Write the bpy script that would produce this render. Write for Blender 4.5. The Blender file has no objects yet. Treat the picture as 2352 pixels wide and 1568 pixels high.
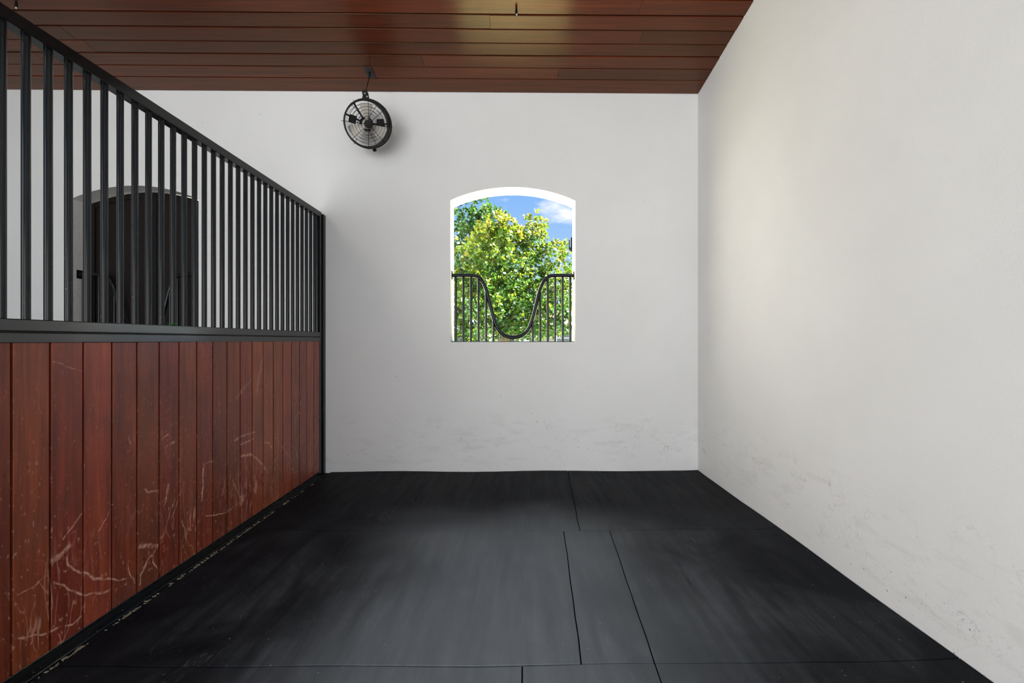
import bpy, bmesh, math, random
import numpy as np
from mathutils import Vector, Matrix
C = bpy.context.scene.collection
S = bpy.context.scene
rnd = random.Random(7)

# ------------------------------------------------------------------ camera, world, sun, lights, exposure
cam_d = bpy.data.cameras.new('camera'); cam = bpy.data.objects.new('camera', cam_d); C.objects.link(cam)
cam.location = (0, 0, 1.18); cam.rotation_euler = (math.radians(90), 0, -0.0126)
cam_d.sensor_width = 36; cam_d.lens = 36*1095/2352
cam_d.shift_x = (1176-1201.5)/2352; cam_d.shift_y = (781.4-784)/2352
cam_d.clip_start = .02; cam_d.clip_end = 300
S.camera = cam
vs = S.view_settings
vs.view_transform = 'Standard'; vs.look = 'None'; vs.gamma = 1; vs.exposure = 0.0; vs.use_curve_mapping = False

w = bpy.data.worlds.new('sky'); S.world = w; w.use_nodes = True
nt = w.node_tree; nt.nodes.clear()
def wn(t, **k):
    n = nt.nodes.new(t)
    for a, b in k.items(): setattr(n, a, b)
    return n
tc = wn('ShaderNodeTexCoord'); sp = wn('ShaderNodeSeparateXYZ'); nt.links.new(tc.outputs['Generated'], sp.inputs[0])
rp = wn('ShaderNodeValToRGB'); nt.links.new(sp.outputs['Z'], rp.inputs[0])
e = rp.color_ramp.elements; e[0].position = 0.0; e[0].color = (1.9, 2.1, 2.35, 1); e[1].position = .9; e[1].color = (.08, .25, .72, 1)
m = e.new(.28); m.color = (.27, .52, .96, 1)
m = e.new(.12); m.color = (.45, .68, .99, 1)
m = e.new(.06); m.color = (.9, 1.1, 1.35, 1)
mp = wn('ShaderNodeMapping'); mp.inputs['Scale'].default_value = (1, 1, 2.4); mp.inputs['Location'].default_value = (.3, .1, .2); nt.links.new(tc.outputs['Generated'], mp.inputs[0])
no = wn('ShaderNodeTexNoise'); no.inputs['Scale'].default_value = 5.5; no.inputs['Detail'].default_value = 7; no.inputs['Roughness'].default_value = .55; nt.links.new(mp.outputs[0], no.inputs[0])
cr = wn('ShaderNodeMapRange'); cr.inputs[1].default_value = .57; cr.inputs[2].default_value = .72; nt.links.new(no.outputs[0], cr.inputs[0])
mx = wn('ShaderNodeMix', data_type='RGBA'); nt.links.new(cr.outputs[0], mx.inputs[0]); nt.links.new(rp.outputs[0], mx.inputs[6]); mx.inputs[7].default_value = (1.15, 1.15, 1.15, 1)
bg = wn('ShaderNodeBackground'); nt.links.new(mx.outputs[2], bg.inputs[0]); bg.inputs[1].default_value = 1.0
ou = wn('ShaderNodeOutputWorld'); nt.links.new(bg.outputs[0], ou.inputs[0])

sd = bpy.data.lights.new('sun', 'SUN'); so = bpy.data.objects.new('sun', sd); C.objects.link(so)
sd.energy = 72; sd.angle = math.radians(.6); sd.color = (1, .97, .925)
so.rotation_euler = Vector((.75, -.07, .66)).to_track_quat('Z', 'Y').to_euler()
def area(name, loc, target, sx, sy, power, col=(1, 1, 1)):
    l = bpy.data.lights.new(name, 'AREA'); l.shape = 'RECTANGLE'; l.size = sx; l.size_y = sy; l.energy = power; l.color = col
    o = bpy.data.objects.new(name, l); C.objects.link(o); o.location = loc
    o.rotation_euler = (Vector(loc)-Vector(target)).to_track_quat('Z', 'Y').to_euler(); return o
area('added_front_fill', (-.5, -3.7, 1.2), (.9, 3, .8), 5.0, 2.3, 136, (1, .985, .96))  # unseen soft fill behind the camera, added to light the walls
area('added_right_wall_fill', (-2.5, -1.3, 1.4), (1.6, .9, .7), 2.2, 2.6, 112, (1, .985, .96))  # unseen fill at the left, added to brighten the right wall
area('neighbour_stall_lamp', (-3.15, 2.3, 3.5), (-2.6, 3.0, 0), .5, .5, 4, (1, .97, .9))
area('aisle_lamp', (-2.9, -.8, 3.75), (-.6, 3, 1), .5, .5, 20, (1, .97, .9))

# ------------------------------------------------------------------ dimensions (metres; back wall at y = YB, partition at x = XL)
XL, XR, YB, YO = -1.7146, 1.625, 4.264, 4.50
XW = -5.2                                   # far side of the neighbouring stall
ZC, SL, YF = 3.391, .1199, -4.0
ceil_z = lambda y: ZC+SL*(YB-y)

# ------------------------------------------------------------------ material helpers
def lin(r, g, b):
    f = lambda c: (c/255/12.92) if c/255 <= .04045 else ((c/255+.055)/1.055)**2.4
    return (f(r), f(g), f(b), 1)
class NB:
    def __init__(s, name):
        s.m = bpy.data.materials.new(name); s.m.use_nodes = True; s.t = s.m.node_tree; s.t.nodes.clear()
        s.out = s.n('ShaderNodeOutputMaterial'); s.b = s.n('ShaderNodeBsdfPrincipled'); s.l(s.b.outputs[0], s.out.inputs[0])
    def n(s, t, **k):
        x = s.t.nodes.new(t)
        for a, b in k.items(): setattr(x, a, b)
        return x
    def l(s, a, b): s.t.links.new(a, b)
    def put(s, v, sock):
        if hasattr(v, 'is_linked') or isinstance(v, bpy.types.NodeSocket): s.l(v, sock)
        else: sock.default_value = v
    def math(s, op, a, b=None, c=None, clamp=False):
        x = s.n('ShaderNodeMath', operation=op, use_clamp=clamp); s.put(a, x.inputs[0])
        if b is not None: s.put(b, x.inputs[1])
        if c is not None: s.put(c, x.inputs[2])
        return x.outputs[0]
    def vec(s, op, a, b=None, scale=None):
        x = s.n('ShaderNodeVectorMath', operation=op); s.put(a, x.inputs[0])
        if b is not None: s.put(b, x.inputs[1])
        if scale is not None: s.put(scale, x.inputs['Scale'])
        return x.outputs['Value'] if op in ('DOT_PRODUCT', 'LENGTH', 'DISTANCE') else x.outputs[0]
    def pos(s): return s.n('ShaderNodeNewGeometry').outputs['Position']
    def xyz(s, v):
        x = s.n('ShaderNodeSeparateXYZ'); s.l(v, x.inputs[0]); return x.outputs
    def noise(s, v, scale, detail=4, rough=.55, dist=0, stretch=None, shift=None):
        if stretch or shift is not None:
            mpn = s.n('ShaderNodeMapping'); s.l(v, mpn.inputs[0])
            if stretch: mpn.inputs['Scale'].default_value = stretch
            if shift is not None: s.put(shift, mpn.inputs['Location'])
            v = mpn.outputs[0]
        x = s.n('ShaderNodeTexNoise'); s.l(v, x.inputs['Vector']); x.inputs['Scale'].default_value = scale
        x.inputs['Detail'].default_value = detail; x.inputs['Roughness'].default_value = rough; x.inputs['Distortion'].default_value = dist
        return x.outputs[0]
    def rng(s, v, a, b, c=0., d=1., smooth=False):
        x = s.n('ShaderNodeMapRange'); x.clamp = True
        if smooth: x.interpolation_type = 'SMOOTHSTEP'
        s.put(v, x.inputs[0])
        for i, q in enumerate((a, b, c, d)): s.put(q, x.inputs[1+i])
        return x.outputs[0]
    def mix(s, f, a, b):
        x = s.n('ShaderNodeMix', data_type='RGBA'); s.put(f, x.inputs[0]); s.put(a, x.inputs[6]); s.put(b, x.inputs[7]); return x.outputs[2]
    def bump(s, h, strength=.2, dist=.01):
        x = s.n('ShaderNodeBump'); x.inputs['Strength'].default_value = strength; x.inputs['Distance'].default_value = dist
        s.l(h, x.inputs['Height']); s.l(x.outputs[0], s.b.inputs['Normal'])
    def rand(s): return s.n('ShaderNodeObjectInfo').outputs['Random']
    def set(s, **k):
        for a, v in k.items(): s.put(v, s.b.inputs[a.replace('_', ' ')])
        return s.m

def mat_plain(name, col, rough=.5, spec=.5, metal=0.):
    n = NB(name); p = n.pos(); f = n.noise(p, 30, 3)
    return n.set(Base_Color=n.mix(n.rng(f, .3, .7, 0, .35), col, tuple(c*.7 for c in col[:3])+(1,)), Roughness=rough, Specular_IOR_Level=spec, Metallic=metal)

def mat_stucco():
    n = NB('white_stucco'); p = n.pos(); x, y, z = n.xyz(p)
    big = n.noise(p, 1.3, 3); fine = n.noise(p, 140, 2, .6)
    col = n.mix(n.rng(big, .35, .7), (.76, .75, .725, 1), (.80, .79, .77, 1))
    # tiny dark specks
    v = n.n('ShaderNodeTexVoronoi'); v.inputs['Scale'].default_value = 14; n.l(p, v.inputs['Vector'])
    cs = n.xyz(v.outputs['Color'])[0]
    low = n.rng(z, .75, .1)
    thr = n.math('ADD', .94, n.math('MULTIPLY', low, -.32))
    speck = n.math('MULTIPLY', n.rng(v.outputs['Distance'], .055, .035), n.math('GREATER_THAN', cs, thr))
    col = n.mix(n.math('MULTIPLY', speck, .8), col, (.05, .048, .045, 1))
    # hoof and hair scuffs close to the floor
    warp = n.noise(p, 3.2, 5, .6, .5)
    lines = n.rng(n.math('ABSOLUTE', n.math('SUBTRACT', n.noise(p, 4.2, 3, .5, 1.2), .5)), .006, .0)
    lines2 = n.rng(n.math('ABSOLUTE', n.math('SUBTRACT', n.noise(p, 7, 2, .5, 2, shift=(3, 5, 1)), .5)), .007, 0.)
    band = n.math('MULTIPLY', n.rng(z, .62, .40, smooth=True), n.rng(z, .03, .12, smooth=True))
    scuff = n.math('MULTIPLY', n.math('MAXIMUM', lines, lines2), n.math('MULTIPLY', band, n.rng(warp, .48, .62)))
    col = n.mix(n.math('MULTIPLY', scuff, .36), col, (.16, .15, .14, 1))
    smear = n.math('MULTIPLY', n.rng(n.noise(p, 5, 4, .6, .3, stretch=(1, 1, 3)), .54, .66), n.math('MULTIPLY', band, .11))
    col = n.mix(smear, col, (.30, .28, .25, 1))
    grit = n.math('MULTIPLY', n.rng(n.noise(p, 90, 2), .66, .74), n.math('MULTIPLY', n.rng(z, .5, .05), .4))
    col = n.mix(grit, col, (.25, .23, .20, 1))
    n.bump(fine, .22, .004)
    return n.set(Base_Color=col, Roughness=.75, Specular_IOR_Level=.25)

def mat_ceiling():
    n = NB('ceiling_mahogany'); p = n.pos(); r = n.rand()
    sh = n.n('ShaderNodeCombineXYZ'); n.l(n.math('MULTIPLY', r, 37), sh.inputs[0]); n.l(n.math('MULTIPLY', r, 11), sh.inputs[2])
    g = n.noise(p, 3.2, 8, .62, 1.1, stretch=(.35, 9, 9), shift=sh.outputs[0])
    g2 = n.noise(p, 22, 4, .6, .3, stretch=(.12, 6, 6), shift=sh.outputs[0])
    col = n.mix(n.rng(g, .3, .7), (.042, .0055, .0018, 1), (.135, .019, .005, 1))
    col = n.mix(n.rng(g2, .45, .75, 0, .5), col, (.03, .008, .004, 1))
    hv = n.n('ShaderNodeHueSaturation'); n.l(n.rng(r, 0, 1, .7, 1.25), hv.inputs['Value']); n.l(col, hv.inputs['Color'])
    v = n.n('ShaderNodeTexVoronoi'); v.inputs['Scale'].default_value = 9; n.l(p, v.inputs['Vector'])
    sk = n.math('MULTIPLY', n.rng(v.outputs['Distance'], .035, .02), n.math('GREATER_THAN', n.xyz(v.outputs['Color'])[1], .72))
    col = n.mix(n.math('MULTIPLY', sk, .7), hv.outputs[0], (.5, .42, .34, 1))
    n.bump(g2, .08, .002)
    return n.set(Base_Color=col, Roughness=n.rng(g2, .3, .7, .27, .33), Anisotropic=.88, Tangent=n.vec('ADD', (0, 1, 0), (0, 0, 0)), Specular_IOR_Level=.5, Specular_Tint=(1, .86, .48, 1))

SCR = [ # worn marks on the partition boards: (width, strength, points (y, z))
 (.010, .95, [(2.634,.499),(2.613,.31)]), (.006,.6,[(2.623,.504),(2.667,.502),(2.713,.495)]),
 (.011,.8,[(2.989,.463),(3.086,.445),(3.163,.401),(3.239,.344),(3.312,.268)]),
 (.009,.6,[(2.921,.57),(2.98,.579),(3.042,.583),(3.132,.579)]), (.008,.6,[(2.98,.533),(3.062,.534),(3.127,.537)]),
 (.009,.6,[(3.266,.485),(3.318,.468),(3.365,.421)]), (.006,.6,[(2.899,.343),(2.943,.263),(3.013,.179)]),
 (.005,.8,[(2.645,.213),(2.732,.186),(2.877,.167),(3.004,.182)]), (.003,.7,[(3.289,.268),(3.594,.441)]),
 (.006,.9,[(1.828,.387),(1.849,.32),(1.891,.269),(1.96,.216),(2.046,.164),(2.113,.132)]),
 (.0055,.9,[(1.79,.286),(1.87,.207),(1.929,.164),(2.001,.134),(2.05,.123)]),
 (.005,.7,[(1.655,.159),(1.777,.11),(1.863,.086),(1.902,.094)]), (.004,.5,[(1.659,.303),(1.718,.304),(1.767,.318)]),
 (.014,.8,[(1.79,.367),(1.817,.369),(1.845,.393)]), (.015,.8,[(2.196,.242),(2.293,.2)]),
 (.007,.9,[(2.282,.188),(2.229,.145),(2.196,.117),(2.191,.072)]), (.005,.7,[(2.266,.166),(2.271,.129),(2.299,.091)]),
 (.004,.7,[(2.123,.212),(2.137,.145),(2.156,.093)]), (.006,.6,[(2.326,.701),(2.37,.72)]), (.008,.6,[(2.344,.653),(2.405,.671)]),
 (.007,.6,[(2.221,.494),(2.25,.475),(2.31,.46)]), (.012,.6,[(2.37,.471),(2.344,.379)]), (.005,.5,[(2.13,.759),(2.139,.717)]),
 (.0035,.7,[(2.044,.477),(1.98,.394)]), (.005,.6,[(1.906,.499),(1.849,.457),(1.821,.428)]), (.013,.35,[(3.163,.84),(3.233,1.049)]),
 (.003,.5,[(1.789,1.094),(1.904,1.062)]), (.018,.25,[(2.943,.832),(3.112,.93)]), (.004,.5,[(3.663,.27),(3.401,.49)]),
 (.005,.5,[(3.691,.548),(3.764,.621),(3.833,.576)]), (.004,.6,[(2.40,.30),(2.47,.44)]), (.004,.6,[(2.33,.22),(2.40,.36)]), (.006,.5,[(2.47,.25),(2.50,.12)]),
]
def mat_board(ya, yb):
    n = NB('red_mahogany_board'); p = n.pos(); x, y, z = n.xyz(p); r = n.rand()
    sh = n.n('ShaderNodeCombineXYZ'); n.l(n.math('MULTIPLY', r, 23), sh.inputs[1]); n.l(n.math('MULTIPLY', r, 7), sh.inputs[0])
    g = n.noise(p, 5, 7, .62, .8, stretch=(5, 5, .35), shift=sh.outputs[0])
    g2 = n.noise(p, 40, 3, .6, .2, stretch=(4, 4, .12), shift=sh.outputs[0])
    col = n.mix(n.rng(g, .3, .7), (.13, .024, .010, 1), (.31, .060, .023, 1))
    col = n.mix(n.rng(g2, .5, .8, 0, .45), col, (.055, .014, .008, 1))
    cl = n.noise(p, 3.0, 4, .6, .6)
    col = n.mix(n.rng(cl, .5, .72, 0, .5), col, (.11, .034, .02, 1))
    hv = n.n('ShaderNodeHueSaturation'); n.l(n.rng(r, 0, 1, .72, 1.28), hv.inputs['Value']); n.l(n.rng(n.math('FRACT', n.math('MULTIPLY', r, 7.3)), 0, 1, .494, .506), hv.inputs['Hue']); n.l(col, hv.inputs['Color'])
    col = hv.outputs[0]
    # worn marks
    cx = n.n('ShaderNodeCombineXYZ'); n.l(y, cx.inputs[0]); n.l(z, cx.inputs[1])
    wob = n.n('ShaderNodeTexNoise'); wob.inputs['Scale'].default_value = 14; wob.inputs['Detail'].default_value = 4; n.l(p, wob.inputs['Vector'])
    off = n.vec('SCALE', n.vec('SUBTRACT', wob.outputs['Color'], (.5, .5, .5)), scale=.035)
    q0 = n.vec('ADD', cx.outputs[0], off); q = n.vec('MULTIPLY', q0, (1, 1, 0))
    acc = 0.0
    for wd, st, pts in SCR:
        for (a0, a1), (b0, b1) in zip(pts[:-1], pts[1:]):
            if max(a0, b0) < ya-.03 or min(a0, b0) > yb+.03: continue
            d0, d1 = b0-a0, b1-a1; L = d0*d0+d1*d1
            pa = n.vec('SUBTRACT', q, (a0, a1, 0))
            h = n.math('MULTIPLY', n.vec('DOT_PRODUCT', pa, (d0/L, d1/L, 0)), 1., clamp=True)
            d = n.vec('DISTANCE', pa, n.vec('SCALE', (d0, d1, 0), scale=h))
            s_ = n.math('MULTIPLY_ADD', d, -st/wd*1.6, st*1.6)
            acc = n.math('MAXIMUM', acc, s_)
    brk = n.rng(n.noise(p, 45, 4, .7), .38, .56)
    acc = n.math('MULTIPLY', n.math('MINIMUM', acc, .9), brk)
    lowm = n.math('MULTIPLY', n.rng(z, .6, .15, smooth=True), n.rng(n.noise(p, 2.3, 3, shift=(4, 1, 2)), .38, .6))
    def hair(sc, shv, rot, wdt):
        mpn = n.n('ShaderNodeMapping'); n.l(p, mpn.inputs[0]); mpn.inputs['Rotation'].default_value = (rot, 0, 0); mpn.inputs['Scale'].default_value = (1, 1, .22); mpn.inputs['Location'].default_value = shv
        f = n.noise(mpn.outputs[0], sc, 2, .5, .6)
        return n.rng(n.math('ABSOLUTE', n.math('SUBTRACT', f, .5)), wdt, 0.)
    hs = n.math('MAXIMUM', n.math('MAXIMUM', hair(7, (0, 0, 0), .7, .011), hair(8, (3, 7, 1), -.5, .011)), hair(9, (6, 2, 9), 1.3, .011))
    hs = n.math('MULTIPLY', hs, n.math('MULTIPLY', lowm, n.rng(n.noise(p, 12, 3, shift=(9, 9, 3)), .42, .56)))
    acc = n.math('MAXIMUM', acc, n.math('MULTIPLY', hs, .8))
    fl = n.math('MULTIPLY', n.rng(n.noise(p, 75, 2, .5, 0, stretch=(1, 1, .55)), .645, .70), n.rng(z, 1.1, .15, .12, .85))
    acc = n.math('MAXIMUM', acc, n.math('MULTIPLY', fl, .6))
    col = n.mix(acc, col, (.62, .33, .23, 1))
    n.bump(n.math('ADD', g2, n.math('MULTIPLY', acc, -.4)), .10, .002)
    return n.set(Base_Color=col, Roughness=n.math('ADD', n.rng(cl, .35, .7, .26, .40), n.math('MULTIPLY', acc, .3)), Specular_IOR_Level=.48, Anisotropic=.8, Tangent=n.vec('ADD', (0, 0, 1), (0, 0, 0)))

def mat_metal(name='black_painted_steel', spec=.25, rough=(.12, .18)):
    n = NB(name); p = n.pos()
    f = n.noise(p, 6, 5, .6); chip = n.rng(n.noise(p, 60, 3, .6), .69, .73); x, y, z = n.xyz(p)
    low = n.math('MULTIPLY', chip, n.math('MULTIPLY', n.rng(z, 1.55, 1.27), n.math('GREATER_THAN', z, 1.258)))
    rub = n.math('MULTIPLY', chip, n.rng(z, .05, .0))
    col = n.mix(n.rng(f, .3, .7), (.006, .0065, .007, 1), (.010, .011, .0115, 1))
    col = n.mix(n.math('MULTIPLY', n.math('MAXIMUM', low, rub), .7), col, (.38, .33, .26, 1))
    return n.set(Base_Color=col, Roughness=n.rng(f, .3, .7, *rough), Specular_IOR_Level=spec)

def mat_rubber():
    n = NB('black_rubber'); p = n.pos(); r = n.rand(); x, y, z = n.xyz(p)
    st = n.noise(p, 11, 6, .62, .25, stretch=(1.6, .16, 1)); cl = n.noise(p, 1.5, 4, .6, .5); fine = n.noise(p, 260, 2, .6)
    col = n.mix(n.rng(cl, .35, .68), (.0075, .0085, .011, 1), (.014, .015, .0175, 1))
    window_glow = n.math('MULTIPLY', n.rng(n.math('ABSOLUTE', n.math('SUBTRACT', x, n.math('MULTIPLY_ADD', n.noise(p, 1.1, 2), .9, -.45))), 1.15, .2, smooth=True), n.rng(n.math('MULTIPLY_ADD', n.noise(p, 1.3, 2, shift=(3, 3, 0)), .5, y), 3.75, 3.0, smooth=True))  # glow of the window on the floor, painted into the mat colour
    dust_and_glow = n.math('ADD', n.math('MULTIPLY', n.math('MULTIPLY', n.rng(st, .35, .75, 0, .3), n.rng(cl, .42, .68)), n.rng(y, 3.4, 2.9)), n.math('MULTIPLY', window_glow, n.rng(st, .25, .75, .66, .86)))  # real dust streaks plus the painted window glow
    col = n.mix(n.math('MULTIPLY', dust_and_glow, .8, clamp=True), col, (.215, .24, .26, 1))
    col = n.mix(n.rng(fine, .55, .8, 0, .25), col, (.10, .10, .10, 1))
    v = n.n('ShaderNodeTexVoronoi'); v.inputs['Scale'].default_value = 26; v.inputs['Randomness'].default_value = 1; n.l(p, v.inputs['Vector'])
    vc = n.xyz(v.outputs['Color'])
    fl = n.math('MULTIPLY', n.math('LESS_THAN', v.outputs['Distance'], n.rng(vc[1], 0, 1, .02, .11)), n.math('GREATER_THAN', vc[0], .62))
    fl = n.math('MULTIPLY', fl, n.rng(n.noise(p, 1.7, 3, shift=(4, 2, 0)), .36, .62, .15, .9))
    scr = n.rng(n.math('ABSOLUTE', n.math('SUBTRACT', n.noise(p, 14, 2, .5, .5, stretch=(1, .25, 1), shift=(2, 8, 0)), .5)), .006, 0.)
    scr = n.math('MULTIPLY', scr, n.rng(n.noise(p, 2.4, 3, shift=(1, 7, 0)), .52, .68, 0, .16))
    col = n.mix(n.math('MAXIMUM', n.math('MULTIPLY', fl, .55), scr), col, (.34, .35, .36, 1))
    n.bump(fine, .25, .0025)
    return n.set(Base_Color=col, Roughness=n.rng(st, .35, .7, .5, .62), IOR=1.12)

def mat_leaf(name, c, t):
    n = NB(name); n.t.nodes.remove(n.b)
    c = tuple(q*1.3 for q in c[:3])+(1,); t = tuple(min(.6, q*1.3) for q in t[:3])+(1,)
    p = n.pos(); f = n.noise(p, 6, 2)
    col = n.mix(n.rng(f, .3, .7), c, tuple(q*.65 for q in c[:3])+(1,))
    d = n.n('ShaderNodeBsdfPrincipled'); n.l(col, d.inputs['Base Color']); d.inputs['Roughness'].default_value = .42; d.inputs['Specular IOR Level'].default_value = .3
    tr = n.n('ShaderNodeBsdfTranslucent'); tr.inputs[0].default_value = t
    a = n.n('ShaderNodeMixShader'); a.inputs[0].default_value = .35; n.l(d.outputs[0], a.inputs[1]); n.l(tr.outputs[0], a.inputs[2]); n.l(a.outputs[0], n.out.inputs[0])
    return n.m

M = dict(
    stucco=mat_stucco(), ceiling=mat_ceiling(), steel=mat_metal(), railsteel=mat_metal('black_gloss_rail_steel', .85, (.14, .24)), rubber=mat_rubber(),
    reveal=mat_plain('white_reveal_plaster', (.82, .81, .78, 1), .7, .2),
    groove=mat_plain('dark_tongue_wood', (.018, .006, .003, 1), .6, .3),
    shutter=mat_plain('dark_brown_shutter_wood', (.011, .0072, .006, 1), .55, .2),
    concrete=mat_plain('grey_concrete', (.30, .29, .27, 1), .8, .3), base=mat_plain('dark_floor_base', (.012, .012, .013, 1), .8, .2),
    blade=mat_plain('pale_fan_blade', (.66, .61, .54, 1), .35, .4), fan=mat_plain('black_fan_metal', (.006, .006, .0058, 1), .4, .22),
    plate=mat_plain('dark_green_grey_plate', (.024, .028, .027, 1), .5, .3),
    chip=mat_plain('pale_wood_shaving', (.50, .44, .33, 1), .8, .2), sprig=mat_plain('green_sprig', (.03, .22, .06, 1), .5, .3),
    bark=mat_plain('grey_brown_bark', (.06, .045, .035, 1), .85, .2), housew=mat_plain('pale_house_wall', (.13, .135, .14, 1), .8, .2),
    rooft=mat_plain('pinkish_roof_tile', (.14, .09, .075, 1), .8, .2), pane=mat_plain('dark_window_pane', (.03, .045, .06, 1), .1, .8),
    added_bounce_ground=mat_plain('pale_bounce_lawn', (.60, .605, .40, 1), .9, .1), bolt=mat_plain('worn_bright_tip', (.5, .47, .36, 1), .4, .5),
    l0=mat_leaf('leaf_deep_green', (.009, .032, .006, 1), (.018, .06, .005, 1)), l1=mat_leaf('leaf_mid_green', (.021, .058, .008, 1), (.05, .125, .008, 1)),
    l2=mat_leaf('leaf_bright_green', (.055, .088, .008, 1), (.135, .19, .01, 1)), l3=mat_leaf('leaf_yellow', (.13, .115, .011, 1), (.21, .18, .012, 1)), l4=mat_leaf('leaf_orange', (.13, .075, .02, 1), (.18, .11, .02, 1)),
)

# ------------------------------------------------------------------ mesh helpers
class MB:
    def __init__(s): s.v = []; s.f = []
    def add(s, vs_, fs):
        k = len(s.v); s.v += [tuple(p) for p in vs_]; s.f += [tuple(i+k for i in f) for f in fs]; return s
    def box(s, x0, x1, y0, y1, z0, z1):
        return s.add([(x0,y0,z0),(x1,y0,z0),(x1,y1,z0),(x0,y1,z0),(x0,y0,z1),(x1,y0,z1),(x1,y1,z1),(x0,y1,z1)],
                     [(0,3,2,1),(4,5,6,7),(0,1,5,4),(1,2,6,5),(2,3,7,6),(3,0,4,7)])
    def tube(s, pts, r, n=8, closed=False, caps=True):
        pts = [Vector(p) for p in pts]; N = len(pts); rs = r if isinstance(r, (list, tuple)) else [r]*N
        rings = []; ref = None
        for i, p in enumerate(pts):
            a = pts[i-1] if (i or closed) else p; b = pts[(i+1) % N] if (i < N-1 or closed) else p
            t = (b-a).normalized()
            if ref is None:
                ref = t.orthogonal().normalized()
            else:
                ref = (ref-t*ref.dot(t)).normalized()
            q = t.cross(ref)
            rings.append([p+(ref*math.cos(2*math.pi*k/n)+q*math.sin(2*math.pi*k/n))*rs[i] for k in range(n)])
        vs_ = [v for g in rings for v in g]; fs = []
        for i in range(N if closed else N-1):
            j = (i+1) % N
            for k in range(n): fs.append((i*n+k, i*n+(k+1) % n, j*n+(k+1) % n, j*n+k))
        if caps and not closed: fs += [tuple(range(n))[::-1], tuple((N-1)*n+k for k in range(n))]
        return s.add(vs_, fs)
def soften(mesh):
    bm = bmesh.new(); bm.from_mesh(mesh)
    for f in bm.faces: f.smooth = True
    for ed in bm.edges: ed.smooth = ed.is_boundary or ed.calc_face_angle(0) < math.radians(38)
    bm.to_mesh(mesh); bm.free()
def obj(name, mb, mat, parent=None, smooth=False, bevel=0., loc=None, mesh=None):
    """one mesh object; vertices are given in world coordinates (or local to loc when loc is given)"""
    if mesh is None:
        mesh = bpy.data.meshes.new(name)
        base = Vector((0, 0, 0))
        if loc is None and parent is not None: base = wloc(parent)
        mesh.from_pydata([tuple(Vector(p)-base) for p in mb.v], [], mb.f)
        bm = bmesh.new(); bm.from_mesh(mesh)
        if bevel: bmesh.ops.bevel(bm, geom=bm.edges[:], offset=bevel, segments=1, affect='EDGES')
        bmesh.ops.recalc_face_normals(bm, faces=bm.faces[:]); bm.to_mesh(mesh); bm.free()
        if smooth: soften(mesh)
        mesh.materials.append(mat)
    o = bpy.data.objects.new(name, mesh); C.objects.link(o)
    if parent is not None: o.parent = parent
    if loc is not None: o.location = Vector(loc)-(wloc(parent) if parent is not None else Vector((0, 0, 0)))
    return o
def wloc(o):
    v = Vector(o.location)
    while o.parent: o = o.parent; v += o.location
    return v
def tag(o, label=None, cat=None, group=None, kind=None):
    for k, v in (('label', label), ('category', cat), ('group', group), ('kind', kind)):
        if v: o[k] = v
    return o
def empty(name, loc, **k):
    o = bpy.data.objects.new(name, None); C.objects.link(o); o.location = loc; o.empty_display_size = .1; return tag(o, **k)
def spline(pts, n):
    P = [Vector(p) for p in pts]; P = [P[0]*2-P[1]]+P+[P[-1]*2-P[-2]]; out = []
    for i in range(1, len(P)-2):
        for k in range(n):
            t = k/n; a, b, c, d = P[i-1:i+3]
            out.append(.5*((2*b)+(c-a)*t+(2*a-5*b+4*c-d)*t*t+(3*b-a-3*c+d)*t**3))
    return out+[P[-2]]

# ------------------------------------------------------------------ the setting
WX1 = (-.601, .528); WX2 = (-3.948, -2.819); ZS, ZSP, ZCR = 1.158, 2.435, 2.556
RAD = ((.5645)**2+(ZCR-ZSP)**2)/(2*(ZCR-ZSP))
def arch_z(x, wx, inset=0.):
    c = (wx[0]+wx[1])/2; return ZCR-RAD+math.sqrt((RAD-inset)**2-(x-c)**2)
NA = 18
def arch_xs(wx): return [wx[0]+(wx[1]-wx[0])*i/NA for i in range(NA+1)]
def wall_back():
    mb = MB(); top = ZC+.06; xs = sorted(set([XW-.2, XR+.2]+arch_xs(WX1)+arch_xs(WX2)))
    for a, b in zip(xs[:-1], xs[1:]):
        mid = (a+b)/2; wx = next((q for q in (WX1, WX2) if q[0] < mid < q[1]), None)
        for y in (YB, YO):
            if wx is None: mb.add([(a,y,-.05),(b,y,-.05),(b,y,top),(a,y,top)], [(0,1,2,3)])
            else:
                mb.add([(a,y,-.05),(b,y,-.05),(b,y,ZS),(a,y,ZS)], [(0,1,2,3)])
                mb.add([(a,y,arch_z(a,wx)),(b,y,arch_z(b,wx)),(b,y,top),(a,y,top)], [(0,1,2,3)])
        if wx is not None:
            mb.add([(a,YB,ZS),(b,YB,ZS),(b,YO,ZS),(a,YO,ZS)], [(0,1,2,3)])
            mb.add([(a,YB,arch_z(a,wx)),(b,YB,arch_z(b,wx)),(b,YO,arch_z(b,wx)),(a,YO,arch_z(a,wx))], [(0,1,2,3)])
        mb.add([(a,YB,top),(b,YB,top),(b,YO,top),(a,YO,top)], [(0,1,2,3)])
    for wx in (WX1, WX2):
        for x in wx: mb.add([(x,YB,ZS),(x,YO,ZS),(x,YO,ZSP),(x,YB,ZSP)], [(0,1,2,3)])
    me = obj('wall_back', mb, M['stucco']); bm = bmesh.new(); bm.from_mesh(me.data)
    bmesh.ops.remove_doubles(bm, verts=bm.verts[:], dist=1e-5); bmesh.ops.recalc_face_normals(bm, faces=bm.faces[:]); bm.to_mesh(me.data); bm.free()
    return tag(me, kind='structure')
wall_back()
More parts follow.
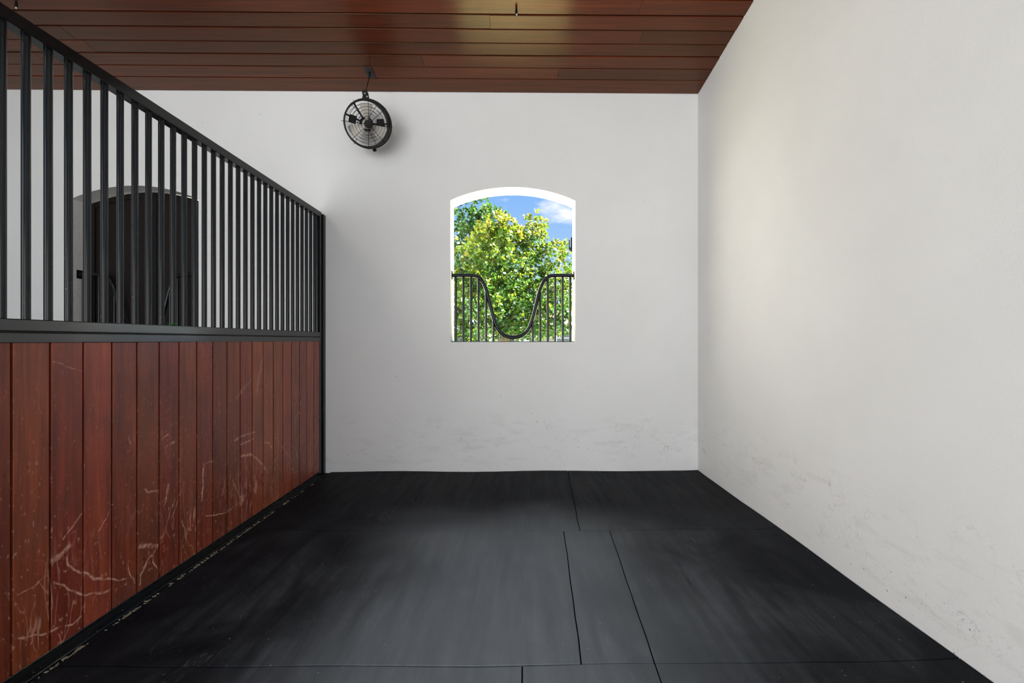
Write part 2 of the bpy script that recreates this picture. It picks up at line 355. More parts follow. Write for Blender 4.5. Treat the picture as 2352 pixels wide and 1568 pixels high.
def liner(parent, wx, y0, y1, t=.006, name='reveal_lining'):
    # thin coat of plaster around the opening: a closed ring of quads, inside face, outside face and the two rims
    pin, pout = [], []
    ax = arch_xs(wx)
    path = [(wx[0], ZS), (wx[1], ZS)]+[(x, arch_z(x, wx)) for x in reversed(ax)]
    c = ((wx[0]+wx[1])/2, (ZS+ZSP)/2)
    for (x, z) in path:
        xi = min(max(x, wx[0]+t), wx[1]-t); zi = z+t if z == ZS else z-t
        pin.append((xi, zi)); pout.append((x, z))
    n = len(path); mb = MB(); v = []
    for (x, z) in pin: v += [(x, y0, z), (x, y1, z)]
    for (x, z) in pout: v += [(x, y0, z), (x, y1, z)]
    f = []
    for i in range(n):
        j = (i+1) % n
        f += [(2*i,2*j,2*j+1,2*i+1), (2*n+2*i,2*n+2*i+1,2*n+2*j+1,2*n+2*j), (2*i,2*n+2*i,2*n+2*j,2*j), (2*i+1,2*j+1,2*n+2*j+1,2*n+2*i+1)]
    mb.add(v, f); return obj(name, mb, M['reveal'], parent)
win1 = empty('window_1', (-.0365, YB, ZS), kind='structure'); liner(win1, WX1, YB, YO+.002)
mb = MB()                                                  # fork of a shutter stay outside the right jamb
mb.add([(.500,4.60,2.150),(.510,4.60,2.150),(.510,4.60,2.075),(.520,4.60,2.085),(.520,4.60,2.175),(.545,4.60,2.175),(.545,4.60,2.015),(.500,4.60,2.060)], [tuple(range(8))])
k = 8; mb.v += [(x, y+.012, z) for x, y, z in mb.v[:8]]; mb.f += [tuple(range(15, 7, -1))]+[(i, (i+1) % 8, 8+(i+1) % 8, 8+i) for i in range(8)]
mb.box(.528, .548, 4.50, 4.615, 2.10, 2.13)
obj('shutter_stay', mb, M['shutter'], win1)
win2 = empty('window_2', (-3.3835, YB, ZS), kind='structure'); liner(win2, WX2, YB, YO+.002)
def shutter(x0, x1, name='shutter'):
    def panel(xa, xb, y0, y1, z0, dz):
        mb = MB(); n = 8; xs = [xa+(xb-xa)*i/n for i in range(n+1)]; v = []
        for x in xs:
            zt = arch_z(x, WX2)-dz; v += [(x,y0,z0),(x,y0,zt),(x,y1,z0),(x,y1,zt)]
        f = []
        for i in range(n):
            a, b = 4*i, 4*i+4; f += [(a,b,b+1,a+1),(a+2,a+3,b+3,b+2),(a,a+2,b+2,b),(a+1,b+1,b+3,a+3)]
        e_ = 4*n; f += [(0,1,3,2),(e_,e_+2,e_+3,e_+1)]
        return mb.add(v, f)
    p = obj(name, panel(x0+.04, x1-.04, 4.452, 4.468, ZS+.012, .05), M['shutter'], win2)
    for xa, xb in ((x0, x0+.05), (x1-.05, x1)): obj('stile', panel(xa, xb, 4.437, 4.478, ZS+.012, .012), M['shutter'], p)
    n = 8; mbr = MB(); v = []
    for i in range(n+1):
        x = x0+(x1-x0)*i/n; zt = arch_z(x, WX2)-.012; v += [(x,4.441,zt-.05),(x,4.441,zt),(x,4.474,zt-.05),(x,4.474,zt)]
    f = []
    for i in range(n): a, b = 4*i, 4*i+4; f += [(a,b,b+1,a+1),(a+2,a+3,b+3,b+2),(a,a+2,b+2,b),(a+1,b+1,b+3,a+3)]
    obj('top_rail', mbr.add(v, f), M['shutter'], p)
    obj('bottom_rail', MB().box(x0+.05, x1-.05, 4.441, 4.474, ZS+.012, ZS+.11), M['shutter'], p)
shutter(WX2[0]+.010, -3.388); shutter(-3.378, WX2[1]-.010)
obj('astragal', MB().box(-3.398, -3.315, 4.425, 4.4365, ZS+.014, arch_z(-3.36, WX2)-.03), M['fan'], win2, bevel=.003)

tag(obj('wall_right', MB().box(XR, XR+.2, YF, YB-.0005, -.05, 4.6), M['stucco']), kind='structure')
tag(obj('wall_left', MB().box(XW-.2, XW, YF, YB-.0005, -.05, 4.6), M['stucco']), kind='structure')
tag(obj('floor', MB().box(XW, XR, YF, YB, -.05, 0), M['base']), kind='structure')
tag(obj('added_bounce_ground', MB().add([(-60,YO,-.06),(60,YO,-.06),(60,90,-.06),(-60,90,-.06)], [(0,1,2,3)]), M['added_bounce_ground']), kind='structure')  # unseen lawn, added this pale to bounce sunlight through the window
tag(obj('added_bounce_wall', MB().box(-5.4, -5.0, YO+.001, 13, -.06, 6.5), M['stucco']), kind='structure')  # unseen white wall, added to bounce sun onto the right wall
ce = empty('ceiling', (0, YB, ZC), kind='structure')
mb = MB(); x0, x1 = XW-.2, XR+.2
mb.add([(x0,YO+.12,ceil_z(YO+.12)+.022),(x1,YO+.12,ceil_z(YO+.12)+.022),(x1,YF,ceil_z(YF)+.022),(x0,YF,ceil_z(YF)+.022),
        (x0,YO+.12,ceil_z(YO+.12)+.10),(x1,YO+.12,ceil_z(YO+.12)+.10),(x1,YF,ceil_z(YF)+.10),(x0,YF,ceil_z(YF)+.10)],
       [(0,1,2,3),(4,7,6,5),(0,4,5,1),(1,5,6,2),(2,6,7,3),(3,7,4,0)])
obj('roof_deck', mb, M['groove'], ce)
rows = [YB-.002, 4.079, 3.939, 3.80, 3.668, 3.529, 3.392, 3.255]+[3.118-.137*i for i in range(14)]
butts = {1: [.348], 2: [-.762], 4: [.939], 5: [-.197]}
gaps = [.003, .007, .006, .009, .006, .009, .012, .010]
for i in range(len(rows)-1):
    ya, yb = rows[i], rows[i+1]
    g = gaps[i+1] if i+1 < len(gaps) else .006; g0 = gaps[i] if i < len(gaps) else .006
    bs = list(butts.get(i, [])) if i < 6 else [rnd.uniform(-1.2, 1.2)]
    bs = [XW]+[-3.2-rnd.random()*1.2]+bs+[XR]
    for a, b in zip(bs[:-1], bs[1:]):
        a2, b2 = a+(.001 if a > XW else 0), b-(.001 if b < XR else 0); mb = MB(); v = []
        ch = .0035; dz = rnd.uniform(-.0015, .0015)
        prof = [(ya-g0/2, .021), (ya-g0/2, ch), (ya-g0/2-ch, 0), (yb+g/2+ch, 0), (yb+g/2, ch), (yb+g/2, .021)]
        for x in (a2, b2): v += [(x, y, ceil_z(y)+h+(dz if h < .02 else 0)) for y, h in prof]
        f = [(q, (q+1) % 6, 6+(q+1) % 6, 6+q) for q in range(6)]+[tuple(range(5, -1, -1)), tuple(range(6, 12))]
        obj('plank', mb.add(v, f), M['ceiling'], ce)

# ------------------------------------------------------------------ rubber mats
def wob(s): return .004*math.sin(s*3.1+1)+.003*math.sin(s*7.7)+.002*math.sin(s*17+2)
def mat_piece(x0a, x0b, x1a, x1b, ya0, ya1, yb0, yb1, label, h=.012):
    """near edge y ya0->ya1, far edge yb0->yb1, left edge x x0a (near) -> x0b (far), right edge x1a -> x1b"""
    nx, ny = 10, 8; v = []
    for lev in (0, 1):
        for j in range(ny+1):
            for i in range(nx+1):
                s, t = i/nx, j/ny
                xl = x0a+(x0b-x0a)*t; xr = x1a+(x1b-x1a)*t; x = xl+(xr-xl)*s
                y = (ya0+(ya1-ya0)*s)*(1-t)+(yb0+(yb1-yb0)*s)*t
                if i in (0, nx) and abs(x) < 1.5: x += wob(y)*.5*(1 if i == 0 else 1)
                if j in (0, ny) and y < 4.2: y += wob(x)*.7
                z = 0.0005
                if lev:
                    edge = min(s, 1-s)*(xr-xl) < .02 or min(t, 1-t)*1.2 < .02
                    z = h+.0022*math.sin(x*5.3+y*3.1)-(.0025 if edge else 0)
                    if xr > 1.5 and i == nx: z += .004+.010*max(0, math.sin(y*2.6+.4))
                    if yb0 > 4.2 and j == ny: z += .003+.003*math.sin(x*4)
                v.append((x, y, z))
    W1 = nx+1; K = W1*(ny+1); f = []
    for j in range(ny):
        for i in range(nx):
            a = j*W1+i; f += [(K+a, K+a+1, K+a+W1+1, K+a+W1), (a, a+W1, a+W1+1, a+1)]
    for i in range(nx): f += [(i, i+1, K+i+1, K+i), (ny*W1+i+1, ny*W1+i, K+ny*W1+i, K+ny*W1+i+1)]
    for j in range(ny): f += [(j*W1, K+j*W1, K+(j+1)*W1, (j+1)*W1), (j*W1+nx, (j+1)*W1+nx, K+(j+1)*W1+nx, K+j*W1+nx)]
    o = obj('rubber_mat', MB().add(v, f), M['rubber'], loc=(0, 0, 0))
    soften(o.data)
    tag(o, label, 'mat', 'black rubber mats on the stall floor'); return o
XM = -1.655; g = .0028; XE = XR-.0035
mat_piece(XM, XM, .390-g, .45-g, 2.962+g, 2.93+g, 4.258, 4.258, 'wide black rubber mat along the back wall, reaching to the partition')
mat_piece(.390+g, .45+g, XE, XE, 2.934+g, 2.944+g, 4.258, 4.258, 'black rubber mat in the far right corner between back wall and right wall')
mat_piece(XM, XM, .231-g, .287-g, 1.735+g, 1.717+g, 2.962-g, 2.928-g, 'large scuffed black rubber mat beside the wooden partition, in the middle row')
mat_piece(.231+g, .287+g, .497-g, .571-g, 1.717+g, 1.721+g, 2.926-g, 2.936-g, 'narrow cut strip of black rubber matting between two larger mats')
mat_piece(.497+g, .571+g, XE, XE, 1.721+g, 1.73+g, 2.936-g, 2.944-g, 'white flecked black rubber mat against the right wall, in the middle row')
mat_piece(XM, XM, .018-g, .018-g, .5, .5, 1.733-g, 1.713-g, 'black rubber mat at the front left, cut off by the lower edge of the photo')
mat_piece(.018+g, .018+g, .455-g, .497-g, .5, .5, 1.713-g, 1.720-g, 'short black rubber mat in the front row between two long joints')
mat_piece(.455+g, .497+g, XE, XE, .5, .5, 1.720-g, 1.73-g, 'black rubber mat at the front right corner under the white wall')

# ------------------------------------------------------------------ stall partition
pt = empty('stall_partition', (XL, 2.4, 0), label='stall partition of upright red mahogany boards below a black steel bar grille', cat='partition')
Y0 = .62
obj('backing_panel', MB().box(XL-.034, XL-.016, Y0, 4.16, .02, 1.19), M['groove'], pt)
pw = .1337; yk = 1.642-8*pw
pm = None; k = 0
while yk < 4.15:
    a, b = max(yk+.0045, Y0+.004), min(yk+pw-.0045, 4.166)
    if b-a > .02:
        if abs((b-a)-(pw-.009)) < 1e-4:
            bmt = mat_board(a, b)
            if pm is None:
                o = obj('board', MB().box(-.0155, -.002, -(pw-.009)/2, (pw-.009)/2, .018, 1.185), bmt, pt, bevel=.0015, loc=(XL, (a+b)/2, 0)); pm = o.data
            else:
                o = obj('board', None, None, pt, loc=(XL+rnd.uniform(-.0008, .0008), (a+b)/2, 0), mesh=pm)
                o.material_slots[0].link = 'OBJECT'; o.material_slots[0].material = bmt
        else: obj('board', MB().box(XL-.0155, XL-.002, a, b, .018, 1.185), mat_board(a, b), pt, bevel=.0015)
    yk += pw
def rail(name, z0, z1, y1=4.17, depth=.05):
    return obj(name, MB().box(XL-depth, XL, Y0, y1, z0, z1), M['railsteel' if z0 < 2 else 'steel'], pt, bevel=.003)
rail('middle_rail', 1.170, 1.2075); rail('middle_rail', 1.2115, 1.254)
obj('rail_gap_strip', MB().box(XL-.045, XL-.006, Y0, 4.166, 1.200, 1.220), M['groove'], pt)
rail('top_rail', 2.256, 2.304, y1=4.20)
mb = MB().box(XL-.05, XL+.001, Y0, 4.17, .004, .041); mb.box(XL, XL+.032, Y0, 4.17, .001, .009)
o = obj('sill_channel', mb, M['steel'], pt, bevel=.002)
bar0 = MB(); n = 16
for zz in (1.250, 2.262): bar0.v += [(.0132*math.cos(2*math.pi*q/n), .0132*math.sin(2*math.pi*q/n), zz) for q in range(n)]
bar0.f = [(q, (q+1) % n, n+(q+1) % n, n+q) for q in range(n)]
bmesh_ = None; yb = 1.630-.0803*12
for i in range(44):
    y = yb+.0803*i
    if y > 4.13: break
    if bmesh_ is None: o = obj('bar', bar0, M['steel'], pt, smooth=True, loc=(XL-.025, y, 0)); bmesh_ = o.data
    else: obj('bar', None, None, pt, loc=(XL-.025, y, 0), mesh=bmesh_)
obj('end_post', MB().box(XL-.052, XL+.001, 4.166, 4.205, .0, 2.300), M['steel'], pt, bevel=.003)
mb = MB().box(XL-.056, XL+.012, 4.214, YB-.001, .0, 2.290); obj('wall_channel', mb, M['steel'], pt, bevel=.003)
obj('channel_web', MB().box(XL-.052, XL-.006, 4.203, 4.216, .0, 2.288), M['steel'], pt)

# chips and shavings swept against the partition
mb = MB(); r2 = random.Random(3)
for i in range(230):
    y = (1.5+2.6*r2.random()) if i % 3 == 0 else r2.choice([1.75, 2.1, 2.45, 2.62, 2.75, 2.9, 3.2])+r2.gauss(0, .07); x = XL+.034+r2.random()*.026; L = r2.uniform(.002, .009) if i % 9 else r2.uniform(.010, .022); W_ = L*r2.uniform(.3, .7); a = r2.uniform(0, 6.28)
    L = min(L, .012); x = min(x, XM-.0135); z = .0005
    ca, sa = math.cos(a), math.sin(a); base = [(-L, -W_*.4), (0, -W_), (L, -W_*.2), (L*.8, W_*.6), (-L*.3, W_)]
    v = [(x+u*ca-t*sa, y+u*sa+t*ca, z) for u, t in base]; v += [(p[0]*1, p[1], z+.0025) for p in v]
    mb.add(v, [(4,3,2,1,0),(5,6,7,8,9)]+[(q, (q+1) % 5, 5+(q+1) % 5, 5+q) for q in range(5)])
tag(obj('wood_shavings', mb, M['chip']), 'pale wood shavings and grit scattered along the foot of the partition', 'shavings', kind='stuff')
mb = MB(); r2 = random.Random(9)
for i in range(16):
    p = Vector((XL-.012+r2.uniform(-.01, .008), 2.405+r2.gauss(0, .028), 1.2552+r2.uniform(.0, .008))); a = r2.uniform(0, 6.28); L = r2.uniform(.006, .014)
    d = Vector((math.cos(a)*.5, math.sin(a), r2.uniform(-.1, .5))).normalized(); q = d.cross(Vector((0, 0, 1))).normalized()*L*.4
    t = Vector((0, 0, .0012)); v = [p-d*L, p+q, p+d*L, p-q]; mb.add(v+[x_+t for x_ in v], [(3,2,1,0),(4,5,6,7),(0,1,5,4),(1,2,6,5),(2,3,7,6),(3,0,4,7)])
tag(obj('leaf_sprig', mb, M['sprig']), 'small green leaf scrap caught on the middle rail of the partition', 'leaf')

# ------------------------------------------------------------------ window guards
def guard(cx, y, label):
    h = .5645-.006; g_ = empty('window_guard', (cx, y, ZS+.006), label=label, cat='guard', group='yoke shaped window guards')
    half = [(.37, 1.772), (.325, 1.760), (.287, 1.728), (.255, 1.668), (.229, 1.582), (.201, 1.466), (.170, 1.354), (.136, 1.279), (.092, 1.232), (.046, 1.212)]
    pts = [(-h, 1.773), (-.45, 1.773)]+[(-a, b) for a, b in half]+[(0, 1.207)]+[(a, b) for a, b in reversed(half)]+[(.45, 1.773), (h, 1.773)]
    sp_ = spline([(cx+a, y, b) for a, b in pts], 4)
    obj('curved_rail', MB().tube(sp_, .0175, 12), M['steel'], g_, smooth=True)
    obj('flat_bar', MB().box(cx-h, cx+h, y-.018, y+.018, ZS+.0065, ZS+.0135), M['steel'], g_, bevel=.001)
    for s in (-1, 1): obj('end_plate', MB().box(cx+s*h-.004, cx+s*h+.004, y-.03, y+.03, 1.735, 1.812), M['steel'], g_, bevel=.0015)
    for s in (-1, 1):
        for dx in (.523, .454, .385, .317, .248, .18):
            lz = [p.z for p in sp_ if abs(p.x-(cx+s*dx)) < .03]; xs = sorted(sp_, key=lambda p: abs(p.x-(cx+s*dx)))[:2]
            obj('bar', MB().tube([(cx+s*dx, y, ZS+.010), (cx+s*dx, y, xs[0].z)], .0105, 10), M['steel'], g_, smooth=True)
guard(-.0365, 4.365, 'black steel yoke guard in the open window, leaves showing behind its bars')
guard(-3.3835, 4.345, 'black steel yoke guard before the dark shutters, seen through the partition bars')

# ------------------------------------------------------------------ fan hung from the ceiling
FC = Vector((-1.222, 3.93, 2.955)); ax = Vector((.40, -.83, -.385)).normalized(); up = (Vector((0, 0, 1))-ax*ax.z).normalized(); rt = up.cross(ax).normalized()
def L(r, a, d): return FC+rt*(r*math.cos(a))+up*(r*math.sin(a))+ax*d
fan = empty('hanging_fan', FC, label='black caged stall fan hanging by a cord from the ceiling, tilted down', cat='fan')
R_, D_ = .187, .155
def lathe(prof, n=40):
    mb = MB(); v = []; m_ = len(prof)
    for k in range(n):
        for r, d in prof: v.append(L(r, 2*math.pi*k/n, d))
    f = [(k*m_+q, ((k+1) % n)*m_+q, ((k+1) % n)*m_+(q+1) % m_, k*m_+(q+1) % m_) for k in range(n) for q in range(m_)]
    return mb.add(v, f)
obj('drum', lathe([(R_, 0), (R_, -.02), (R_*.965, -.03), (R_*.965, -.075), (R_*.945, -.08), (R_*.945, -.125), (R_*.96, -D_), (R_*.945, -D_), (R_*.925, -.12), (R_*.925, -.085), (R_*.945, -.07), (R_*.945, -.03), (R_*.975, -.015), (R_*.975, 0)]), M['fan'], fan, smooth=True)
obj('front_rim', lathe([(R_+.004, .006), (R_+.004, -.006), (R_-.006, -.006), (R_-.006, .006)]), M['fan'], fan)
def grille(name, d0, nsp, rings, wr, bulge):
    mb = MB()
    for k in range(nsp):
        a = 2*math.pi*k/nsp+.06; mb.tube([L(.02, a, d0+bulge), L(R_*.5, a, d0+bulge*.9), L(R_*1.05, a, d0)], wr*1.25, 5)
    for q in range(rings):
        r = .035+(R_-.045)*q/(rings-1); mb.tube([L(r, 2*math.pi*k/32, d0+bulge*(1-.6*(r/R_)**3)) for k in range(32)], wr, 4, closed=True)
    return obj(name, mb, M['fan'], fan)
grille('front_grille', .006, 8, 7, .0016, .012); grille('rear_grille', -D_, 6, 6, .0016, -.012)
obj('badge', lathe([(.0005, .030), (.028, .028), (.032, .022), (.032, .014), (.0005, .013)], 24), M['fan'], fan)
obj('hub', lathe([(.0005, -.035), (.036, -.036), (.040, -.045), (.040, -.070), (.0005, -.072)], 24), M['blade'], fan)
obj('motor', lathe([(.0005, -.078), (.052, -.080), (.056, -.09), (.056, -.135), (.03, -.15), (.0005, -.151)], 24), M['fan'], fan)
for a0 in (math.radians(97), math.radians(217), math.radians(337)):
    v = []; nr = 5
    for i in range(nr+1):
        r = .036+(.158-.036)*i/nr; hw = math.radians(24) if i < nr else math.radians(19)
        for s in (-1, 0, 1): v.append(L(r, a0+s*hw, -.052+s*.024+(.006 if s == 0 else 0)))
    t = len(v); v += [p-ax*.0025 for p in v]; f = []
    for i in range(nr):
        for s in (0, 1): q = i*3+s; f += [(q, q+1, q+4, q+3), (t+q, t+q+3, t+q+4, t+q+1)]
    f += [(0,t,t+1,1),(1,t+1,t+2,2),(nr*3,nr*3+1,t+nr*3+1,t+nr*3),(nr*3+1,nr*3+2,t+nr*3+2,t+nr*3+1)]
    for i in range(nr): f += [(i*3,i*3+3,t+i*3+3,t+i*3),(i*3+2,t+i*3+2,t+i*3+5,i*3+5)]
    o = obj('blade', MB().add(v, f), M['blade'], fan, smooth=True)
for a in (math.radians(165), math.radians(10), math.radians(128)):
    mb = MB(); q = rt*-math.sin(a)+up*math.cos(a)
    for d in (-.100, -.112):
        for r in (.045, R_*.95):
            for s in (-1, 1): mb.v.append(tuple(L(r, a, d)+q*s*.0065))
    mb.f = [(0,2,3,1),(4,5,7,6),(0,1,5,4),(2,6,7,3),(0,4,6,2),(1,3,7,5)]; obj('motor_strut', mb, M['fan'], fan)
for a in (math.radians(172), math.radians(14)):
    mb = MB(); q = rt*-math.sin(a)+up*math.cos(a)
    for d in (-.075, -.105):
        for r in (.085, .142):
            for s in (-1, 1): mb.v.append(tuple(L(r, a, d)+q*s*.031))
    mb.f = [(0,2,3,1),(4,5,7,6),(0,1,5,4),(2,6,7,3),(0,4,6,2),(1,3,7,5)]; obj('capacitor_box', mb, M['fan'], fan, bevel=.004)
# bracket above, knob below, cord and ceiling plate
bp = L(R_+.0, math.radians(97), -.075)
mb = MB(); qa = rt; outl = [(-.028,-.012),(.034,-.012),(.020,.045),(.008,.064),(-.018,.064),(-.030,.052),(-.022,.02)]
for s in (.008, -.008): mb.v += [tuple(bp+rt*a+up*b+ax*s) for a, b in outl]
mb.f = [tuple(range(7)), tuple(range(13, 6, -1))]+[(i, 7+i, 7+(i+1) % 7, (i+1) % 7) for i in range(7)]
br = obj('hanger_bracket', mb, M['fan'], fan, bevel=.002)
for a, b in ((-.008, .040), (.010, .020)):
    c0 = bp+rt*a+up*b; obj('bolt', MB().tube([c0+ax*.006, c0+ax*.012], .006, 8), M['bolt'], br)
kp = L(R_, math.radians(291), -.07); d = (kp-L(0, 0, -.07)).normalized()
obj('knob', MB().tube([kp-d*.006, kp+d*.010, kp+d*.012, kp+d*.030], [.010, .010, .017, .014], 10), M['fan'], fan, smooth=True)
top = Vector((-1.2315, 4.0, ceil_z(4.0)))
tp = bp+up*.055
obj('cord', MB().tube(spline([top-Vector((0,0,.03)), top+(tp-top)*.5+Vector((.004,0,0)), tp], 5), .0035, 6), M['fan'], fan, smooth=True)
v = []
for dz in (-.0012, -.009):
    for x, y in ((-1.262, 3.937), (-1.199, 3.937), (-1.199, 4.066), (-1.262, 4.066)): v.append((x, y, ceil_z(y)+dz))
cp = obj('ceiling_plate', MB().add(v, [(0,3,2,1),(4,5,6,7),(0,1,5,4),(1,2,6,5),(2,3,7,6),(3,0,4,7)]), M['plate'], fan, bevel=.001)
obj('eye_bolt', MB().tube([top-Vector((0,0,.004)), top-Vector((0,0,.016)), top-Vector((0,0,.02)), top-Vector((0,0,.04))], [.013, .013, .008, .005], 8), M['fan'], cp, smooth=True)

# hook and fitting on the ceiling
def stub(x, y, label, tip):
    z = ceil_z(y)+.001; h = empty('ceiling_hook', (x, y, z), label=label, cat='hook')
    obj('shank', MB().tube([(x,y,z+.004),(x,y,z-.012),(x,y,z-.022),(x,y-.002,z-.046)], [.006, .007, .0095, .007], 8), M['fan'], h, smooth=True)
    obj('tip', MB().tube([(x+.002,y-.002,z-.044),(x+.002,y-.003,z-.053)], [.0065, .004], 8), M[tip], h, smooth=True)
stub(-.005, 3.335, 'dark metal hook with a bright tip, alone in the glare on the ceiling', 'bolt')
stub(-3.437, 3.315, 'small brass ended fitting under the dark ceiling above the partition rail', 'bolt')

# ------------------------------------------------------------------ trees outside
LEAF_V = np.array([(0,0,0),(.5,.42,.08),(.85,.36,.06),(1,0,0),(.85,-.36,.06),(.5,-.42,.08),(.5,0,0)], float)*np.array([1,.75,1])
LEAF_F = [(0,6,1),(1,6,2),(2,6,3),(0,5,6),(5,4,6),(4,3,6)]
def leaves(blobs, dens, size, rng_, palette, per=7):
    """rosettes of leaves near the surface and inside of ellipsoid blobs; returns origin, frame (dir, side, up), length, material index"""
    out = []
    for (c, r, nn, bright) in blobs:
        for _ in range(int(nn*dens)):
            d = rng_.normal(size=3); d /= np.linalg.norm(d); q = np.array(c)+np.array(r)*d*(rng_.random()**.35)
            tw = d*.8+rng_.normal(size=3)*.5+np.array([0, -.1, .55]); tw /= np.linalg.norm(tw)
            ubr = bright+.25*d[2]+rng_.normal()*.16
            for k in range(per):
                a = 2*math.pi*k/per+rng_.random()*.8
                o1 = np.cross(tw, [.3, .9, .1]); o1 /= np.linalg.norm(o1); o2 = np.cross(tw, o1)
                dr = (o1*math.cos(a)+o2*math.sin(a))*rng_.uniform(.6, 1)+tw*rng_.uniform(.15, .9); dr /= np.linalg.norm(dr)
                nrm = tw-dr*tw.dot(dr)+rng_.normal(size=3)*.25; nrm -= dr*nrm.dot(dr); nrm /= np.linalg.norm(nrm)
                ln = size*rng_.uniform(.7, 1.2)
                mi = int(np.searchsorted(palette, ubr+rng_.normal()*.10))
                out.append((q-tw*size*.5*rng_.random()+rng_.normal(size=3)*size*.25, dr, np.cross(nrm, dr), nrm, ln, mi))
    return out
LM = ['l0', 'l1', 'l2', 'l3', 'l4']
def tree(name, label, blobs, dens, size, seed, palette, trunk, single=0, zmin=.05):
    rg = np.random.default_rng(seed); lv = [x for x in leaves(blobs, dens, size, rg, palette) if x[0][2] > zmin]
    b = trunk[0][0]; root = empty(name, b[0], label=label, cat='tree', group='trees outside the open window')
    def inview(x):
        q = x[0]; u = 1201.5+1095*(q[0]+.0126*-q[1]*-1*-1)/q[1] if False else 1201.5+1095*(q[0]/q[1]-.0126); v_ = 781.4-1095*(q[2]-1.18)/q[1]
        return 1041 < u < 1314 and 445 < v_ < 780
    order = sorted(range(len(lv)), key=lambda i: (not inview(lv[i]), lv[i][0][1]))
    solo = set(order[:single]); V = []; F = []; MI = []
    bl = np.array(b[0])
    arrs = [i for i in range(len(lv)) if i not in solo]
    O = np.array([lv[i][0] for i in arrs]); A = np.array([lv[i][1] for i in arrs]); B = np.array([lv[i][2] for i in arrs]); N_ = np.array([lv[i][3] for i in arrs]); Ls = np.array([lv[i][4] for i in arrs])[:, None, None]
    pv = O[:, None, :]-bl+Ls*(A[:, None, :]*LEAF_V[None, :, 0:1]+B[:, None, :]*LEAF_V[None, :, 1:2]+N_[:, None, :]*LEAF_V[None, :, 2:3])
    me = bpy.data.meshes.new('foliage'); nf = len(LEAF_F); n_ = len(arrs)
    fi = (np.array(LEAF_F)[None]+7*np.arange(n_)[:, None, None]).reshape(-1, 3)
    me.vertices.add(n_*7); me.vertices.foreach_set('co', pv.reshape(-1)); me.loops.add(fi.size); me.loops.foreach_set('vertex_index', fi.reshape(-1).astype(np.int32))
    me.polygons.add(len(fi)); me.polygons.foreach_set('loop_start', np.arange(0, fi.size, 3, dtype=np.int32)); me.polygons.foreach_set('loop_total', np.full(len(fi), 3, dtype=np.int32))
    for q in LM: me.materials.append(M[q])
    me.polygons.foreach_set('material_index', np.repeat(np.array([min(4, lv[i][5]) for i in arrs], dtype=np.int32), nf)); me.update(); me.validate()
    o = bpy.data.objects.new('foliage', me); C.objects.link(o); o.parent = root; tag(o, kind='stuff')
    lm = {}
    for i in order[:single]:
        q, a, s_, n3, ln, mi = lv[i]; mi = min(4, mi)
        if mi not in lm:
            m2 = bpy.data.meshes.new('leaf'); m2.from_pydata([tuple(p) for p in LEAF_V], [], LEAF_F); m2.materials.append(M[LM[mi]]); lm[mi] = m2
        o = bpy.data.objects.new('leaf', lm[mi]); C.objects.link(o); o.parent = root
        R3 = Matrix((a, s_, n3)).transposed()*ln; o.matrix_basis = Matrix.Translation(Vector(q-bl)) @ R3.to_4x4()
    for i, (pts, r0, r1) in enumerate(trunk):
        sp_ = spline(pts, 4); N2 = len(sp_); obj('trunk' if i == 0 else 'branch', MB().tube(sp_, [r0+(r1-r0)*k/(N2-1) for k in range(N2)], 7), M['bark'], root, smooth=True)
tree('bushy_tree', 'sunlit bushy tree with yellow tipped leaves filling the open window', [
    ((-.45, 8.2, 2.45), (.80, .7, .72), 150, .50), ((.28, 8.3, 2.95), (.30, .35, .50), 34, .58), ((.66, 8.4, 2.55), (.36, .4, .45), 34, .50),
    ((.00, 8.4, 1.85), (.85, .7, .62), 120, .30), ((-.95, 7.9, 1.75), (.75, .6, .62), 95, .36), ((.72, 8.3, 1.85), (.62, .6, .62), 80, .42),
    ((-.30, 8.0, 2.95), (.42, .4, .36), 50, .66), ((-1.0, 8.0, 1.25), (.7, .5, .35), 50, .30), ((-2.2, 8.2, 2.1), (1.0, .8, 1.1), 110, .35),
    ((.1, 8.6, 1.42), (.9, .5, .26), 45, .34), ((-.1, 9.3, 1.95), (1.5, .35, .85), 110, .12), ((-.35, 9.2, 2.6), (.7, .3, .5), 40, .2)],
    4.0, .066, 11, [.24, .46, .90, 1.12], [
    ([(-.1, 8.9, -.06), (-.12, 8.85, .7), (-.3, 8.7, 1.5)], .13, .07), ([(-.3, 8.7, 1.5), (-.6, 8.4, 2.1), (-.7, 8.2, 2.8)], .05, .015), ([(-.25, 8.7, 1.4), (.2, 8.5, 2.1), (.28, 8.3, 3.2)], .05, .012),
    ([(-.2, 8.75, 1.2), (.4, 8.5, 1.7), (.9, 8.3, 2.2)], .045, .012), ([(-.3, 8.7, 1.4), (-1.0, 8.1, 1.7), (-1.7, 8.0, 2.2)], .045, .012)], single=300)
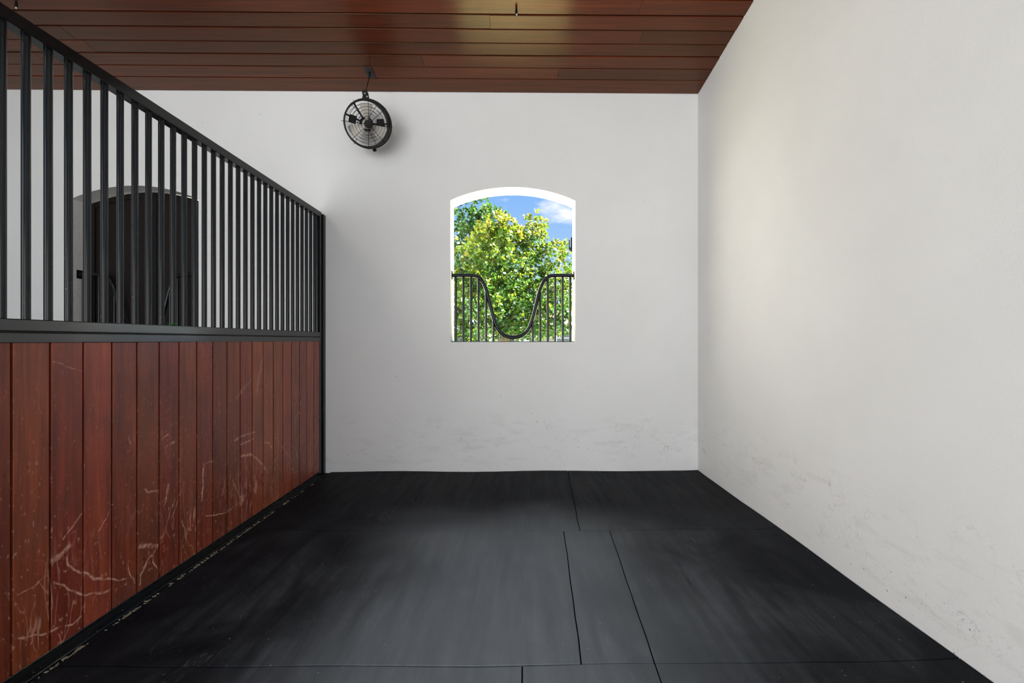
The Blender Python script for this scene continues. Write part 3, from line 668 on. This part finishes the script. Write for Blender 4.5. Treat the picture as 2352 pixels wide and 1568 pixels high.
tree('shade_tree', 'darker green tree rising behind at the upper left of the window view', [
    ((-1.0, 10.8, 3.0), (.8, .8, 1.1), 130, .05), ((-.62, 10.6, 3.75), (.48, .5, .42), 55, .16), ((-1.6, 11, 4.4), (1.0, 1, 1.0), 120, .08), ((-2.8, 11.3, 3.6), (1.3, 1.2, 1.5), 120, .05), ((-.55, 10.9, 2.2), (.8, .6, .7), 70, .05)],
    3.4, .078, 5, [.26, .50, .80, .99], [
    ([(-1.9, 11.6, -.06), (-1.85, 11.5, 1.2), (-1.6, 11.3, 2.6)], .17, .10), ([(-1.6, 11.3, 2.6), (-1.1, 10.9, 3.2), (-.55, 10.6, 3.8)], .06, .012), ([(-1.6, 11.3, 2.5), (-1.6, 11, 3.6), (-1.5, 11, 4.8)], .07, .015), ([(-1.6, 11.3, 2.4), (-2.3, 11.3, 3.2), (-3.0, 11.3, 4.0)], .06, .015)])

# ------------------------------------------------------------------ house beyond the trees
hs = empty('house', (2.6, 30, -.06), label='pale distant house with a pinkish tile roof at the window\'s lower right', cat='house')
obj('wall', MB().box(.9, 6.5, 30, 36, -.06, 2.25), M['housew'], hs)
mb = MB(); mb.add([(.5,29.4,2.15),(6.9,29.4,2.15),(6.9,36.6,2.15),(.5,36.6,2.15),(1.9,33,3.3),(5.5,33,3.3)], [(0,1,5,4),(1,2,5),(2,3,4,5),(3,0,4),(0,3,2,1)]); obj('roof', mb, M['rooft'], hs)
for x0_, x1_ in ((2.45, 3.35), (4.6, 5.5), (1.2, 1.5)):
    wf = obj('window_frame', MB().box(x0_, x1_, 29.93, 30.02, .9, 1.75), M['reveal'], hs, bevel=.02)
    for i in range(2):
        for j in range(2):
            a = x0_+.05+(x1_-x0_-.07)*i/2; b = a+(x1_-x0_-.13)/2; z_ = .95+.4*j
            obj('pane', MB().box(a, b, 29.90, 29.95, z_, z_+.35), M['pane'], wf)
h2 = empty('garage', (-3.0, 34, -.06), label='low white outbuilding just visible under the leaves at the window sill', cat='building')
obj('wall', MB().box(-5.5, .2, 34, 38, -.06, 1.66), M['reveal'], h2)
obj('roof', MB().box(-5.8, .5, 33.7, 38.3, 1.661, 1.85), M['rooft'], h2, bevel=.03)
for x_ in (-4.3, -2.6, -.8): obj('garage_door', MB().box(x_-.6, x_+.6, 33.96, 34.01, -.05, 1.45), M['pane'], h2, bevel=.01)
